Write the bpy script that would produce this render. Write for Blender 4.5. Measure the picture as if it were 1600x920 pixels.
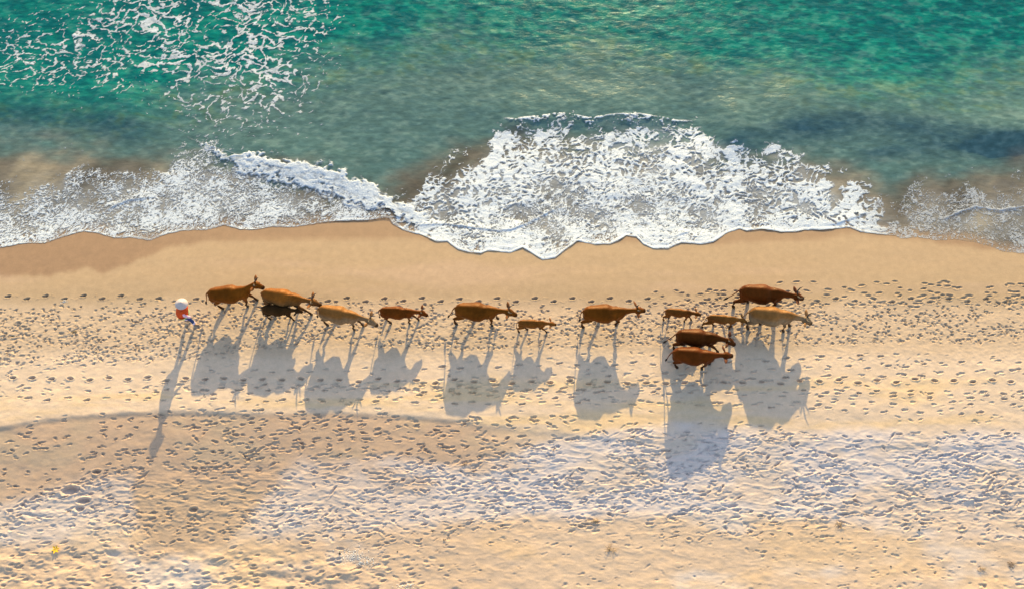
import bpy, math, random
import numpy as np
from mathutils import Vector, Matrix
rad = math.radians
sc = bpy.context.scene
for o in list(bpy.data.objects): bpy.data.objects.remove(o)

# ------------------------------------------------------------------ camera
FPX, TILT, DIST = 1400., rad(29.6), 36.8
CAM = np.array([0, -DIST*math.sin(TILT), DIST*math.cos(TILT)])
cd = bpy.data.cameras.new('camera'); cam = bpy.data.objects.new('camera', cd); sc.collection.objects.link(cam)
cam.location = CAM; cam.rotation_euler = (TILT, 0, 0)
cd.sensor_width = 36; cd.lens = 36*FPX/1600; cd.clip_start = .5; cd.clip_end = 5000
sc.camera = cam
# ------------------------------------------------------------------ sky and sun
SUN_EL, SUN_AZ = rad(18.3), rad(6.3)          # azimuth measured from +Y towards +X
w = bpy.data.worlds.new("World"); sc.world = w; w.use_nodes = True
nt = w.node_tree; bg = nt.nodes['Background']
sky = nt.nodes.new('ShaderNodeTexSky'); sky.sky_type = 'NISHITA'; sky.sun_disc = False
sky.sun_elevation = SUN_EL; sky.sun_rotation = SUN_AZ
sky.air_density = 1.3; sky.dust_density = 1.2; sky.ozone_density = 1.8
nt.links.new(sky.outputs[0], bg.inputs[0]); bg.inputs[1].default_value = .15
sd = bpy.data.lights.new('sun', 'SUN'); sd.energy = 3.8; sd.angle = rad(.5); sd.color = (1, .83, .40)
so = bpy.data.objects.new('sun', sd); sc.collection.objects.link(so)
sv = Vector((math.sin(SUN_AZ)*math.cos(SUN_EL), math.cos(SUN_AZ)*math.cos(SUN_EL), math.sin(SUN_EL)))
so.rotation_euler = sv.to_track_quat('Z', 'Y').to_euler(); so.location = (0, 20, 30)
sc.view_settings.view_transform = 'Standard'; sc.view_settings.look = 'None'
sc.view_settings.gamma = 1; sc.view_settings.exposure = 1.18
sc.render.engine = 'CYCLES'
sc.cycles.transparent_max_bounces = 12

# ------------------------------------------------------------------ helpers: maths
rng = np.random.default_rng(11); random.seed(5)
ct, st = math.cos(TILT), math.sin(TILT)
def proj(x, y, z):
    dx, dy, dz = x-CAM[0], y-CAM[1], z-CAM[2]
    wv = dy*st - dz*ct
    return 800+FPX*dx/wv, 460-FPX*(dy*ct+dz*st)/wv
def unproj(u, v, z=0.):
    a, b = (np.asarray(u)-800.)/FPX, (460.-np.asarray(v))/FPX
    dx, dy, dz = a, st+b*ct, -ct+b*st
    t = (z-CAM[2])/dz
    return CAM[0]+t*dx, CAM[1]+t*dy
def sstep(a, b, x):
    t = np.clip((x-a)/(b-a), 0, 1); return t*t*(3-2*t)
def hsh(ix, iy, s):
    n = (ix.astype(np.int64)*374761393 + iy.astype(np.int64)*668265263 + s*1442695041) & 0xffffffff
    n = ((n ^ (n >> 13))*1274126177) & 0xffffffff
    n = ((n ^ (n >> 16))*2246822519) & 0xffffffff
    n = n ^ (n >> 15)
    return (n & 0xffffff)/float(0xffffff)
def vnoise(x, y, s):
    ix, iy = np.floor(x), np.floor(y); fx, fy = x-ix, y-iy
    fx = fx*fx*(3-2*fx); fy = fy*fy*(3-2*fy)
    a, b = hsh(ix, iy, s), hsh(ix+1, iy, s); c, d = hsh(ix, iy+1, s), hsh(ix+1, iy+1, s)
    return (a+(b-a)*fx)*(1-fy) + (c+(d-c)*fx)*fy
def fbm(x, y, s, o=4, g=.5):
    t = 0; a = 1.; n = 0.; k = 1.
    for i in range(o):
        c, q = math.cos(.7*i+.3), math.sin(.7*i+.3)
        t = t+a*vnoise((x*c-y*q)*k+17.3*i, (x*q+y*c)*k-9.1*i, s+i); n += a; a *= g; k *= 2.03
    return t/n
def worley(x, y, s):
    ix, iy = np.floor(x), np.floor(y)
    F1 = np.full(x.shape, 9.); F2 = F1.copy()
    for i in (-1, 0, 1):
        for j in (-1, 0, 1):
            cx, cy = ix+i, iy+j
            dx = cx+.08+.84*hsh(cx, cy, s)-x; dy = cy+.08+.84*hsh(cx, cy, s+7)-y
            d = np.sqrt(dx*dx+dy*dy)
            m = d < F1
            F2 = np.where(m, F1, np.minimum(F2, d)); F1 = np.where(m, d, F1)
    return F2-F1
def poly_sd(u, v, P):
    P = np.array(P, float); n = len(P); d = np.full(u.shape, 1e9); ins = np.zeros(u.shape, bool)
    for i in range(n):
        (x0, y0), (x1, y1) = P[i], P[(i+1) % n]
        ex, ey = x1-x0, y1-y0; t = np.clip(((u-x0)*ex+(v-y0)*ey)/(ex*ex+ey*ey), 0, 1)
        d = np.minimum(d, np.hypot(u-x0-t*ex, v-y0-t*ey))
        c = ((y0 > v) != (y1 > v)) & (u < (x1-x0)*(v-y0)/((y1-y0) or 1e-9)+x0)
        ins ^= c
    return np.where(ins, -d, d)
def curve(pts):
    P = np.array(pts, float); return lambda u: np.interp(u, P[:, 0], P[:, 1])
def lin(*c):
    c = np.array(c, float)/255; return np.where(c < .04045, c/12.92, ((c+.055)/1.055)**2.4)

# ------------------------------------------------------------------ helpers: objects
col = sc.collection
def tag(o, label=None, cat=None, group=None, kind=None):
    for k, v in (('label', label), ('category', cat), ('group', group), ('kind', kind)):
        if v: o[k] = v
    return o
def empty(name, loc, rz=0, s=1):
    o = bpy.data.objects.new(name, None); col.objects.link(o); o.location = loc
    o.rotation_euler = (0, 0, rz); o.scale = (s, s, s); o.empty_display_size = .2; return o
def mesh_obj(name, verts, faces, mat, parent=None, smooth=True):
    me = bpy.data.meshes.new(name); me.from_pydata([tuple(map(float, v)) for v in verts], [], faces); me.update()
    if smooth: me.polygons.foreach_set('use_smooth', [True]*len(me.polygons))
    if mat: me.materials.append(mat)
    o = bpy.data.objects.new(name, me); col.objects.link(o)
    if parent: o.parent = parent
    return o
def grid_obj(name, X, Y, Z, mat, cols=None, attrs=None, keep=None):
    """numpy grid (rows x cols) -> one quad mesh; keep = bool per face"""
    r, c = X.shape; co = np.stack([X, Y, Z], -1).reshape(-1, 3).astype(np.float32)
    idx = np.arange(r*c).reshape(r, c)
    q = np.stack([idx[:-1, :-1], idx[:-1, 1:], idx[1:, 1:], idx[1:, :-1]], -1).reshape(-1, 4)
    sel = None
    if keep is not None:
        q = q[keep.reshape(-1)]; used = np.zeros(r*c, bool); used[q] = True
        rm = np.cumsum(used)-1; q = rm[q]; co = co[used]; sel = used
    me = bpy.data.meshes.new(name); n, f = len(co), len(q)
    me.vertices.add(n); me.vertices.foreach_set('co', co.ravel())
    me.loops.add(f*4); me.loops.foreach_set('vertex_index', q.ravel().astype(np.int32))
    me.polygons.add(f); me.polygons.foreach_set('loop_start', np.arange(0, f*4, 4, dtype=np.int32))
    me.update(calc_edges=True)
    me.polygons.foreach_set('use_smooth', np.ones(f, bool))
    if cols is not None:
        A = me.attributes.new('paint', 'FLOAT_COLOR', 'POINT')
        cc = np.concatenate([cols.reshape(-1, 3), np.ones((r*c, 1))], 1).astype(np.float32)
        if sel is not None: cc = cc[sel]
        A.data.foreach_set('color', cc.ravel())
    for k, v in (attrs or {}).items():
        A = me.attributes.new(k, 'FLOAT', 'POINT'); vv = v.reshape(-1).astype(np.float32)
        if sel is not None: vv = vv[sel]
        A.data.foreach_set('value', vv)
    me.materials.append(mat)
    o = bpy.data.objects.new(name, me); col.objects.link(o); return o

# ------------------------------------------------------------------ materials
def newmat(name, base=(.5, .5, .5), rough=.8, spec=.3):
    m = bpy.data.materials.new(name); m.use_nodes = True
    b = m.node_tree.nodes['Principled BSDF']
    b.inputs['Base Color'].default_value = (*base, 1); b.inputs['Roughness'].default_value = rough
    b.inputs['Specular IOR Level'].default_value = spec
    return m, m.node_tree, b
def nd(t, k, **kw):
    n = t.nodes.new(k)
    for a, v in kw.items():
        if a in n.inputs: n.inputs[a].default_value = v
        else: setattr(n, a, v)
    return n
def noise(t, scale, detail=4, rough=.55, vec=None):
    n = nd(t, 'ShaderNodeTexNoise', Scale=scale, Detail=detail, Roughness=rough)
    if vec is None: vec = nd(t, 'ShaderNodeTexCoord').outputs['Object']
    t.links.new(vec, n.inputs['Vector']); return n
def mixc(t, a, b, fac, mode='MIX'):
    n = nd(t, 'ShaderNodeMix', data_type='RGBA', blend_type=mode)
    for s, v in ((6, a), (7, b), (0, fac)):
        if hasattr(v, 'is_output'): t.links.new(v, n.inputs[s])
        elif s == 0: n.inputs[0].default_value = v
        else: n.inputs[s].default_value = (*v, 1)
    return n.outputs[2]
def ramp(t, fac, stops):
    n = nd(t, 'ShaderNodeValToRGB'); e = n.color_ramp.elements
    while len(e) < len(stops): e.new(.5)
    for q, (p, c) in zip(e, stops):
        q.position = p; q.color = (c, c, c, 1) if not hasattr(c, '__len__') else (*c, 1)
    t.links.new(fac, n.inputs[0]); return n.outputs[0]
def maprange(t, v, a, b, c, d):
    n = nd(t, 'ShaderNodeMapRange'); t.links.new(v, n.inputs[0])
    for i, q in enumerate((a, b, c, d)): n.inputs[1+i].default_value = q
    return n.outputs[0]
def attr(t, name): return nd(t, 'ShaderNodeAttribute', attribute_name=name)
def bump(t, b, h, strength, dist):
    n = nd(t, 'ShaderNodeBump'); n.inputs['Strength'].default_value = strength; n.inputs['Distance'].default_value = dist
    t.links.new(h, n.inputs['Height']); t.links.new(n.outputs[0], b.inputs['Normal']); return n

def sand_material():
    m, t, b = newmat('sand', rough=.95, spec=.15)
    a = attr(t, 'paint'); n1 = noise(t, 26, 5, .7); n2 = noise(t, 3.2, 4, .6)
    f1 = maprange(t, n1.outputs[0], .3, .7, .90, 1.10); f2 = maprange(t, n2.outputs[0], .3, .7, .95, 1.05)
    mu = nd(t, 'ShaderNodeMath', operation='MULTIPLY'); t.links.new(f1, mu.inputs[0]); t.links.new(f2, mu.inputs[1])
    vm = nd(t, 'ShaderNodeVectorMath', operation='SCALE'); t.links.new(a.outputs['Color'], vm.inputs[0]); t.links.new(mu.outputs[0], vm.inputs['Scale'])
    t.links.new(vm.outputs[0], b.inputs['Base Color'])
    wet = attr(t, 'wet'); t.links.new(maprange(t, wet.outputs['Fac'], 0, 1, .95, .6), b.inputs['Roughness'])
    t.links.new(maprange(t, wet.outputs['Fac'], 0, 1, .12, .2), b.inputs['Specular IOR Level'])
    bs = bump(t, b, noise(t, 55, 4, .7).outputs[0], .5, .008)
    t.links.new(maprange(t, wet.outputs['Fac'], 0, 1, .55, .08), bs.inputs['Strength'])
    return m
def water_material():
    m, t, b = newmat('sea_water', rough=.24, spec=.02)
    a = attr(t, 'paint'); tc = nd(t, 'ShaderNodeTexCoord')
    mp = nd(t, 'ShaderNodeMapping'); mp.inputs['Scale'].default_value = (1, 2.5, 1); mp.inputs['Rotation'].default_value = (0, 0, rad(-14))
    t.links.new(tc.outputs['Object'], mp.inputs[0])
    n1 = noise(t, 2.6, 5, .6, mp.outputs[0]); n2 = noise(t, 8, 3, .6, mp.outputs[0])
    ad = nd(t, 'ShaderNodeMath', operation='MULTIPLY_ADD'); t.links.new(n2.outputs[0], ad.inputs[0]); ad.inputs[1].default_value = .4
    t.links.new(n1.outputs[0], ad.inputs[2])
    bn = bump(t, b, ad.outputs[0], .6, .025)
    calm = attr(t, 'calm'); t.links.new(maprange(t, calm.outputs['Fac'], 0, 1, .8, .25), bn.inputs['Strength'])
    f = maprange(t, n1.outputs[0], .3, .7, .84, 1.16)
    vm = nd(t, 'ShaderNodeVectorMath', operation='SCALE'); t.links.new(a.outputs['Color'], vm.inputs[0]); t.links.new(f, vm.inputs['Scale'])
    t.links.new(vm.outputs[0], b.inputs['Base Color'])
    al = attr(t, 'clear'); t.links.new(maprange(t, al.outputs['Fac'], 0, 1, 1, .45), b.inputs['Alpha'])
    return m
def foam_material():
    m, t, b = newmat('sea_foam', (.86, .86, .88), .6, .3)
    a = attr(t, 'foam'); n = noise(t, 22, 4, .7)
    s = nd(t, 'ShaderNodeMath', operation='MULTIPLY_ADD'); t.links.new(n.outputs[0], s.inputs[0]); s.inputs[1].default_value = .5
    t.links.new(a.outputs['Fac'], s.inputs[2])
    t.links.new(maprange(t, s.outputs[0], .42, 1.3, 0, 1), b.inputs['Alpha'])
    bump(t, b, noise(t, 14, 5, .75).outputs[0], .7, .035)
    c = mixc(t, (.34, .35, .41), (.57, .58, .62), maprange(t, s.outputs[0], .55, 1.25, 0, 1)); t.links.new(c, b.inputs['Base Color'])
    return m
M_SAND, M_WATER, M_FOAM = sand_material(), water_material(), foam_material()

# ------------------------------------------------------------------ terrain heights (large scale)
SHORE = [(-900, 420), (-300, 400), (0,388),(35,381),(70,380),(100,370),(130,362),(150,364),(180,372),(205,372),(235,376),(260,366),(285,361),(320,360),
 (350,352),(375,359),(400,359),(425,355),(463,354),(490,350),(515,347),(545,346),(572,345),(600,342),(609,343),(613,350),(630,360),(659,368),(682,378),
 (699,378),(716,390),(731,395),(751,397),(762,392),(797,395),(817,388),(831,396),(848,406),(867,404),(882,392),(903,377),(929,383),(953,382),(964,378),
 (979,368),(994,371),(1005,382),(1020,389),(1044,389),(1064,380),(1094,382),(1114,379),(1138,363),(1155,358),(1167,362),(1190,359),(1220,363),(1243,363),
 (1257,360),(1287,360),(1316,357),(1328,356),(1345,363),(1375,366),(1398,368),(1410,373),(1434,371),(1463,376),(1492,374),(1522,379),(1551,386),(1566,393),
 (1600,396),(1900,405),(2500,420)]
YB = [(-600, -.9), (-30, -.55), (-14, -.42), (-11, -.38), (-8.6, -.27), (-7.2, -.15), (-6.2, -.05), (-5, 0), (0.2, .03), (2.2, -.08), (4, -.2), (7, -.55), (14, -1.5), (40, -4), (900, -9)]
_yb = np.array(YB); _yy = np.arange(-60, 60, .1); _zz = np.interp(_yy, _yb[:, 0], _yb[:, 1])
_kk = np.exp(-(np.arange(-15, 16)/7.)**2); _zz[15:-15] = np.convolve(_zz, _kk/_kk.sum(), 'same')[15:-15]
def beach_z(x, y):
    return np.where(np.abs(y) < 58, np.interp(y, _yy, _zz), np.interp(y, _yb[:, 0], _yb[:, 1]))
def upm(u, v):                         # photo point -> point on the beach surface
    z = 0.
    for _ in range(8):
        x, y = unproj(u, v, z); z = beach_z(x, y)
    return x, y, z
_s = np.array([upm(u, v)[:2] for u, v in SHORE])
def shore_y(x):
    return np.interp(x, _s[:, 0], _s[:, 1]) + .035*(fbm(x*1.7, x*0+3, 5, 3)-.5)*2 + .02*(vnoise(x*7, x*0, 9)-.5)

# sheet of painted fields laid out over the ground, evaluated once on a coarse lattice and then sampled
LU = np.arange(-400, 2001, 4.); LV = np.arange(-200, 1101, 4.)
GU, GV = np.meshgrid(LU, LV)
def sample(F, u, v):
    x = np.clip((u-LU[0])/4, 0, len(LU)-1.001); y = np.clip((v-LV[0])/4, 0, len(LV)-1.001)
    ix, iy = x.astype(int), y.astype(int); fx, fy = x-ix, y-iy
    if F.ndim == 3: fx, fy = fx[..., None], fy[..., None]
    return (F[iy, ix]*(1-fx)+F[iy, ix+1]*fx)*(1-fy)+(F[iy+1, ix]*(1-fx)+F[iy+1, ix+1]*fx)*fy

# ------------------------------------------------------------------ sand: footprints, colour
dx, dy = .036, .027
xs = np.concatenate([-26-np.geomspace(.06, 700, 60)[::-1], np.arange(-26, 26, dx), 26+np.geomspace(.06, 700, 60)])
ys = np.concatenate([-13.5-np.geomspace(.05, 500, 50)[::-1], np.arange(-13.5, 1.6, dy), 1.6+np.geomspace(.05, 900, 60)])
XS, YS = np.meshgrid(xs, ys)
Z0 = beach_z(XS, YS)
scarp = curve([(-400,700),(0,666),(60,657),(130,648),(200,643),(300,642),(394,645),(525,643),(612,647),(700,654),(800,668),(900,680),(1100,690),(1600,700)])
_sc = np.array([upm(u, float(scarp(u)))[:2] for u in range(-400, 2001, 40)])
dsc = YS-np.interp(XS, _sc[:, 0], _sc[:, 1])+.1*(fbm(XS*.7, YS*.2, 3, 3)-.5)
sfade = sstep(14, -2, XS)*.75+.25
Z0 = Z0 + .032*np.exp(-(np.clip(dsc, 0, 9)/.9)**2)*(.4+1.2*vnoise(XS*.35, XS*0, 2))*sstep(-.22, .05, dsc)*sfade
Z0 = Z0 + .05*(fbm(XS*.28, YS*.5, 21, 3)-.5)*sstep(1.6, -3, YS)
H = np.zeros_like(Z0)
US, VS = proj(XS, YS, Z0)
x0, y0 = -26., -13.5; i0 = 60; j0 = 50
def stamp(x, y, L, Wd, ang, depth, kind=0, soft=.28, rim=.35):
    R = L*1.25; ci, cj = int((x-x0)/dx)+i0, int((y-y0)/dy)+j0
    ri, rj = int(R/dx)+1, int(R/dy)+1
    a, b, c, d = ci-ri, ci+ri+1, cj-rj, cj+rj+1
    if a < i0 or c < j0 or b > len(xs)-60 or d > len(ys)-60: return
    px, py = XS[c:d, a:b]-x, YS[c:d, a:b]-y
    ca, sa = math.cos(ang), math.sin(ang); p, q = px*ca+py*sa, -px*sa+py*ca
    la, wa = L/2, Wd/2
    if kind == 0:      # shod / bare foot: forefoot + heel joined by the waist
        r1 = np.hypot((p-.38*la)/(.62*la), q/wa); r2 = np.hypot((p+.58*la)/(.42*la), (q+.12*wa)/(.72*wa)); r = np.minimum(r1, r2)
        r = np.minimum(r, np.hypot(p/(.8*la), q/(.55*wa)))
    elif kind == 1:    # cloven hoof
        g = .10*wa
        r = np.minimum(np.hypot(p/la, (q-.5*wa-g)/(.46*wa)), np.hypot(p/la, (q+.5*wa+g)/(.46*wa)))
        r = np.minimum(r, np.hypot(p/(la*.8), q/(wa*.9))+.25)
    else:              # scuffed hollow
        r = np.hypot(p/la, q/wa)+.35*(vnoise(px*9+x*3, py*9+y*3, 4)-.5)
    m = 1-sstep(1-soft, 1+soft, r+.25*(vnoise(px*14+x*5, py*14+y*5, 6)-.5)); rm = np.exp(-((r-1.4)/.28)**2)*(.6+.8*vnoise(px*11+x*2, py*11+y*7, 8))
    h = H[c:d, a:b]
    tl = random.uniform(.25, .95) if kind != 1 else .2
    H[c:d, a:b] = h*(1-.75*m) - depth*m*np.clip(.9+tl*py/wa+.2*p/la, .15, 2) + rim*depth*rm*(1-m)*(1-.3*np.sign(q)*0)
def scatter(n, us, vs, fn, accept=None):
    for _ in range(n):
        u, v = random.uniform(*us), random.uniform(*vs)
        if accept and random.random() > accept(u, v): continue
        x, y, z = upm(u, v); fn(float(x), float(y))
U = random.uniform; G = random.gauss
# churned hollows of the soft dry sand
wtop = curve([(-400,760),(0,790),(60,770),(130,745),(220,735),(430,722),(560,715),(700,728),(760,712),(860,690),(950,678),(1050,664),(1300,672),(1700,676)])
vn = lambda u, v, s, k: float(vnoise(np.array(u*k), np.array(v*k*2), s))
def foot(x, y, s=1., d=.05, spread=.38, base=0.0, rim=.35, L=.27):
    a = G(base, spread)+(math.pi if random.random() < .5 else 0)
    stamp(x, y, L*s*U(.75, 1.2), .105*s*U(.8, 1.2), a, d*U(.4, 1.25), 0, U(.18, .42), rim)
def hollow(x, y, d=.05, L=.2, W=.07):
    stamp(x, y, L*U(.6, 1.5), W*U(.7, 1.4), G(0.12, .3), d*U(.4, 1.05), 2, .55, .5)
churn = lambda u, v: min(1, max(0, (v-wtop(u)+6)/14)) * min(1, max(.04, (862-v)/105)) * (0.25+.9*(vn(u, v, 31, .011) > .34)) * (1 if not (205 < u < 420 and v > 735) else .12)
scatter(3000, (-60, 1660), (655, 850), lambda x, y: hollow(x, y, U(.02, .055), U(.12, .36), U(.04, .09)), churn)
scatter(1000, (-60, 1660), (655, 850), lambda x, y: foot(x, y, U(.8, 1.1), .04, .45), churn)
low = lambda u, v: (.35+.65*(vn(u, v, 33, .013) > .45))*(1 if u < 760 else .85)
scatter(520, (-60, 1660), (800, 940), lambda x, y: foot(x, y, U(.5, 1.05), U(.01, .026), .6), low)
scatter(700, (-60, 1660), (800, 940), lambda x, y: hollow(x, y, .022, .12, .04), low)
scatter(380, (-60, 720), (815, 950), lambda x, y: stamp(x, y, U(.14, .3), U(.07, .12), G(.15, .25), U(.02, .045), 2, .7, .4), lambda u, v: .25+.75*(v > 850+u*.05))
# footprints on the firm sand south of the herd
scatter(1000, (-60, 1660), (640, 800), lambda x, y: foot(x, y, U(.7, 1), .03, .4), lambda u, v: 1 if v < wtop(u)+4 and v > scarp(u)-3 else 0)
scatter(300, (300, 1000), (650, 745), lambda x, y: foot(x, y, .95, .038, .4), lambda u, v: 1 if wtop(u)-70 < v < wtop(u)+2 else 0)
scatter(150, (205, 440), (700, 850), lambda x, y: foot(x, y, .9, .025, .45))
scatter(760, (-60, 1660), (552, 662), lambda x, y: foot(x, y, U(.65, .95), U(.014, .03), .5), lambda u, v: (.35 if v > 625 else 1)*(1.0 if (u > 1240 or u < 640) else .62)*(.25+1.1*(vn(u, v, 37, .017) > .42)))
for r_ in range(9):                         # walking lines of single people
    u = U(-60, 600); v = U(560, 640); sl = U(-.05, .05)
    for k in range(60):
        x, y, z = upm(u, v+3.5*(k % 2)); foot(float(x), float(y), .95, .042, .12, .05); u += U(24, 34); v += sl*29+U(-1, 1)
        if u > 1660 or v > 645 or v < 552: break
for k in range(56):                          # deep dark walk line right across
    u = 30*k-10; x, y, z = upm(u, 598-.02*abs(u-1000)**.9+3*(k % 2)+U(-2, 2))
    stamp(float(x), float(y), .22, .11, U(-.2, .4), .075, 2, .3, .35)
for k in range(56):                          # the line of prints nearest the sea
    u = 29.4*k+12; v = (463 if u < 240 else 467)+(4.5 if k % 2 else 0)+U(-.8, .8)
    if 1030 < u < 1160: continue
    x, y, z = upm(u, v); stamp(float(x), float(y), .24, .125, .15, .055, 0, .28, .3)
    for q in range(5): stamp(float(x)+.2+U(0, .35), float(y)+U(-.06, .06), U(.03, .07), U(.03, .05), 0, -.012, 2, .4, 0)
# hoof prints: a churned belt along the herd's path
belt_t = curve([(-400,472),(0,480),(120,474),(240,466),(560,472),(800,474),(1000,478),(1060,468),(1200,465),(1400,470),(1700,462)])
belt_b = curve([(-400,580),(0,572),(240,562),(500,535),(700,545),(1000,540),(1200,538),(1400,535),(1700,535)])
def belt(u, v):
    a = (v-belt_t(u))/(belt_b(u)-belt_t(u)); return 0 if a < 0 or a > 1.03 else min(1, .28+2.2*a)*(.6+.4*(vn(u, v, 41, .03) > .4))
scatter(3700, (-60, 1660), (460, 585), lambda x, y: stamp(x, y, U(.08, .14)*U(.8, 1.2), .105*U(.8, 1.25), G(0, .5), .034*U(.6, 1.4), 1, .3, .35), belt)
scatter(6000, (-60, 1660), (460, 585), lambda x, y: stamp(x, y, U(.05, .12), U(.035, .06), G(0, .5), .026*U(-.9, 1.3), 2, .4, .15), belt)
scatter(260, (-60, 1660), (470, 580), lambda x, y: foot(x, y, .8, .032, .35), belt)
scatter(160, (1180, 1660), (440, 480), lambda x, y: stamp(x, y, U(.16, .3), .1, G(0.1, .2), .03, 2, .45, .4), lambda u, v: min(1, (u-1180)/250))
scatter(70, (1020, 1250), (452, 480), lambda x, y: stamp(x, y, U(.12, .22), .09, G(.1, .2), .035, 2, .45, .4))
for (u, v, L, Wd, d) in [(110, 766, .55, .28, .13), (124, 795, .3, .17, .1), (151, 737, .26, .15, .09), (302, 796, .26, .18, .09), (130, 782, .4, .2, .1),
                         (1060, 803, .62, .1, .05), (1145, 790, .35, .12, .05), (1293, 795, .4, .1, .06), (1318, 803, .4, .1, .06), (1375, 804, .4, .1, .06)]:
    x, y, z = upm(u, v); stamp(float(x), float(y), L, Wd, .12, d, 2, .35, .25)
H[:, :] += .010*(fbm(XS*9, YS*11, 51, 3)-.5)*np.clip(sstep(470, 500, VS)*sstep(590, 560, VS)*1.8+.35*sstep(600, 700, VS), 0, 2)
wtv = wtop(US)
rg = 1-np.abs(2*fbm(XS*1.5+.6*YS, YS*4.6, 61, 4)-1)*1.6
H[:, :] += (.030*(fbm(XS*2.2, YS*5.5, 62, 4)-.5)+.04*np.clip(rg-.62, 0, 1))*sstep(wtv-5, wtv+15, VS)*(1-.6*sstep(800, 850, VS))
H[:, :] += .026*(fbm(XS*2.6, YS*4.4, 64, 4)-.5)*sstep(545, 600, VS)
H[:, :] += .11*(fbm(XS*1.9, YS*3.2, 63, 3)-.5)*sstep(840, 890, VS+(700-US)*.03)*sstep(800, 500, US)
inner = np.zeros_like(H); inner[j0:-60, i0:-60] = 1
ZS = Z0 + H*inner
ZS = ZS + .012*(fbm(XS*.9, YS*1.6, 71, 4)-.5)

# sand colour: damp, smooth, dry
wu, wv = GU+26*(fbm(GU*.012, GV*.03, 81, 4)-.5)*2, GV+13*(fbm(GU*.012+50, GV*.03, 82, 4)-.5)*2
C_SM, C_TRK, C_FIRM, C_DAMP, C_DRY, C_LOW, C_WET = (np.array(c) for c in
  ((.40,.265,.16), (.52,.355,.235), (.62,.435,.305), (.49,.315,.21), (.61,.475,.415), (.57,.385,.262), (.26,.145,.08)))
CO = np.ones(GU.shape+(3,))*C_SM
def lay(c, m):
    global CO; CO = CO*(1-m[..., None])+c*m[..., None]
lay(C_TRK, sstep(455, 490, wv)); lay(C_FIRM, sstep(535, 570, wv))
streak = fbm(GU*.006, GV*.05, 84, 4)
lay(np.array((.66,.43,.23)), sstep(.5, .72, streak)*.7*sstep(580, 610, wv)*sstep(690, 665, wv))
scv = np.vectorize(lambda u: float(scarp(u)))(LU)[None, :]+0*GV
lay(C_DAMP, sstep(scv-1, scv+5, GV)*sstep(900, 700, GU))
lay(C_LOW, sstep(720, 800, wv)*sstep(-200, 60, wv-700+GU*.02)*.8)
dryp = [(-60,800),(60,775),(130,745),(215,733),(216,790),(200,850),(60,850),(-60,840)]
lay(C_DRY*.94, sstep(14, -8, poly_sd(wu, wv, dryp))*.55)
dry2 = [(370,800),(410,760),(440,722),(470,712),(560,720),(600,716),(700,735),(760,722),(840,702),(870,690),(950,677),(1050,663),(1300,672),(1500,676),(1720,668),
        (1720,850),(1400,830),(1200,800),(1000,805),(800,800),(600,830),(440,835),(360,850),(345,840)]
lay(C_DRY, sstep(14, -10, poly_sd(GU+.6*(wu-GU), GV+1.1*(wv-GV)+10*(fbm(GU*.05, GV*.08, 92, 3)-.5), dry2))*np.clip(.45+.75*sstep(.32, .6, fbm(GU*.011, GV*.025, 87, 4)), 0, 1)*(.55+.45*sstep(500, 800, GU)))
lay(np.array((.63,.50,.43)), sstep(.52, .68, fbm(GU*.008, GV*.02, 88, 5))*.6*sstep(760, 820, GV))
lay(np.array((.62,.40,.235)), sstep(.5, .66, fbm(GU*.009+9, GV*.022, 89, 5))*.65*sstep(790, 850, GV))
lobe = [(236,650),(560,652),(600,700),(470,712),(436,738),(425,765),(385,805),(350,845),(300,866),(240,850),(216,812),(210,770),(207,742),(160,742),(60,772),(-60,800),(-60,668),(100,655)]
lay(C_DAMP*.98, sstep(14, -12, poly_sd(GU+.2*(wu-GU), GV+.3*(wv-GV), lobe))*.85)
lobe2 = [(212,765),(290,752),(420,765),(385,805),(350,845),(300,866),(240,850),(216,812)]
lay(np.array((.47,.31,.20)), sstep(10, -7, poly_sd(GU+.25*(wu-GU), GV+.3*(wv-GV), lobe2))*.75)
lay(np.array((.43,.31,.21)), sstep(.5, .75, fbm(GU*.014, GV*.02, 93, 4))*.5*sstep(scv, scv+10, GV)*sstep(wtop(LU)[None]+5, wtop(LU)[None]-10, GV))
# wet band left by the last wave
wetl = [(-400,470),(0,432),(100,427),(185,421),(230,399),(280,383),(330,377),(400,376),(460,375),(600,372),(650,372),(690,378),(720,380),(960,382),(975,379),(985,379),(1000,376),(1130,382),(1155,378),(1200,377),(1260,375),(1330,366),(1400,372),(1600,396),(2000,420)]
wl = curve(wetl)(LU)[None, :]
wn = fbm(GU*.05, GV*.012, 95, 3)
wet_f = sstep(4, -5, GV-wl-14*(wn-.5)*np.where(GU < 300, 1.6, .5))
lay(C_WET, wet_f*.85)
lay(np.array((.46,.30,.205)), sstep(.45, .7, fbm(GU*.004, GV*.03, 97, 4))*.5*sstep(400, 410, GV)*sstep(465, 445, GV))
lay(np.array((.36,.26,.17)), sstep(330, 300, GV))
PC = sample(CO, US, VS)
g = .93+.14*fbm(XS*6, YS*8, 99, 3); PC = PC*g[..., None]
# deeper prints get a darker sand colour, fading out below the hoof belt
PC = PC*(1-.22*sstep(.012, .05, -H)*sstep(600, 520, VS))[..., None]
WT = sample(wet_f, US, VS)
sand = grid_obj('beach_sand', XS, YS, ZS, M_SAND, PC, {'wet': WT}); sand['kind'] = 'structure'

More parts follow.
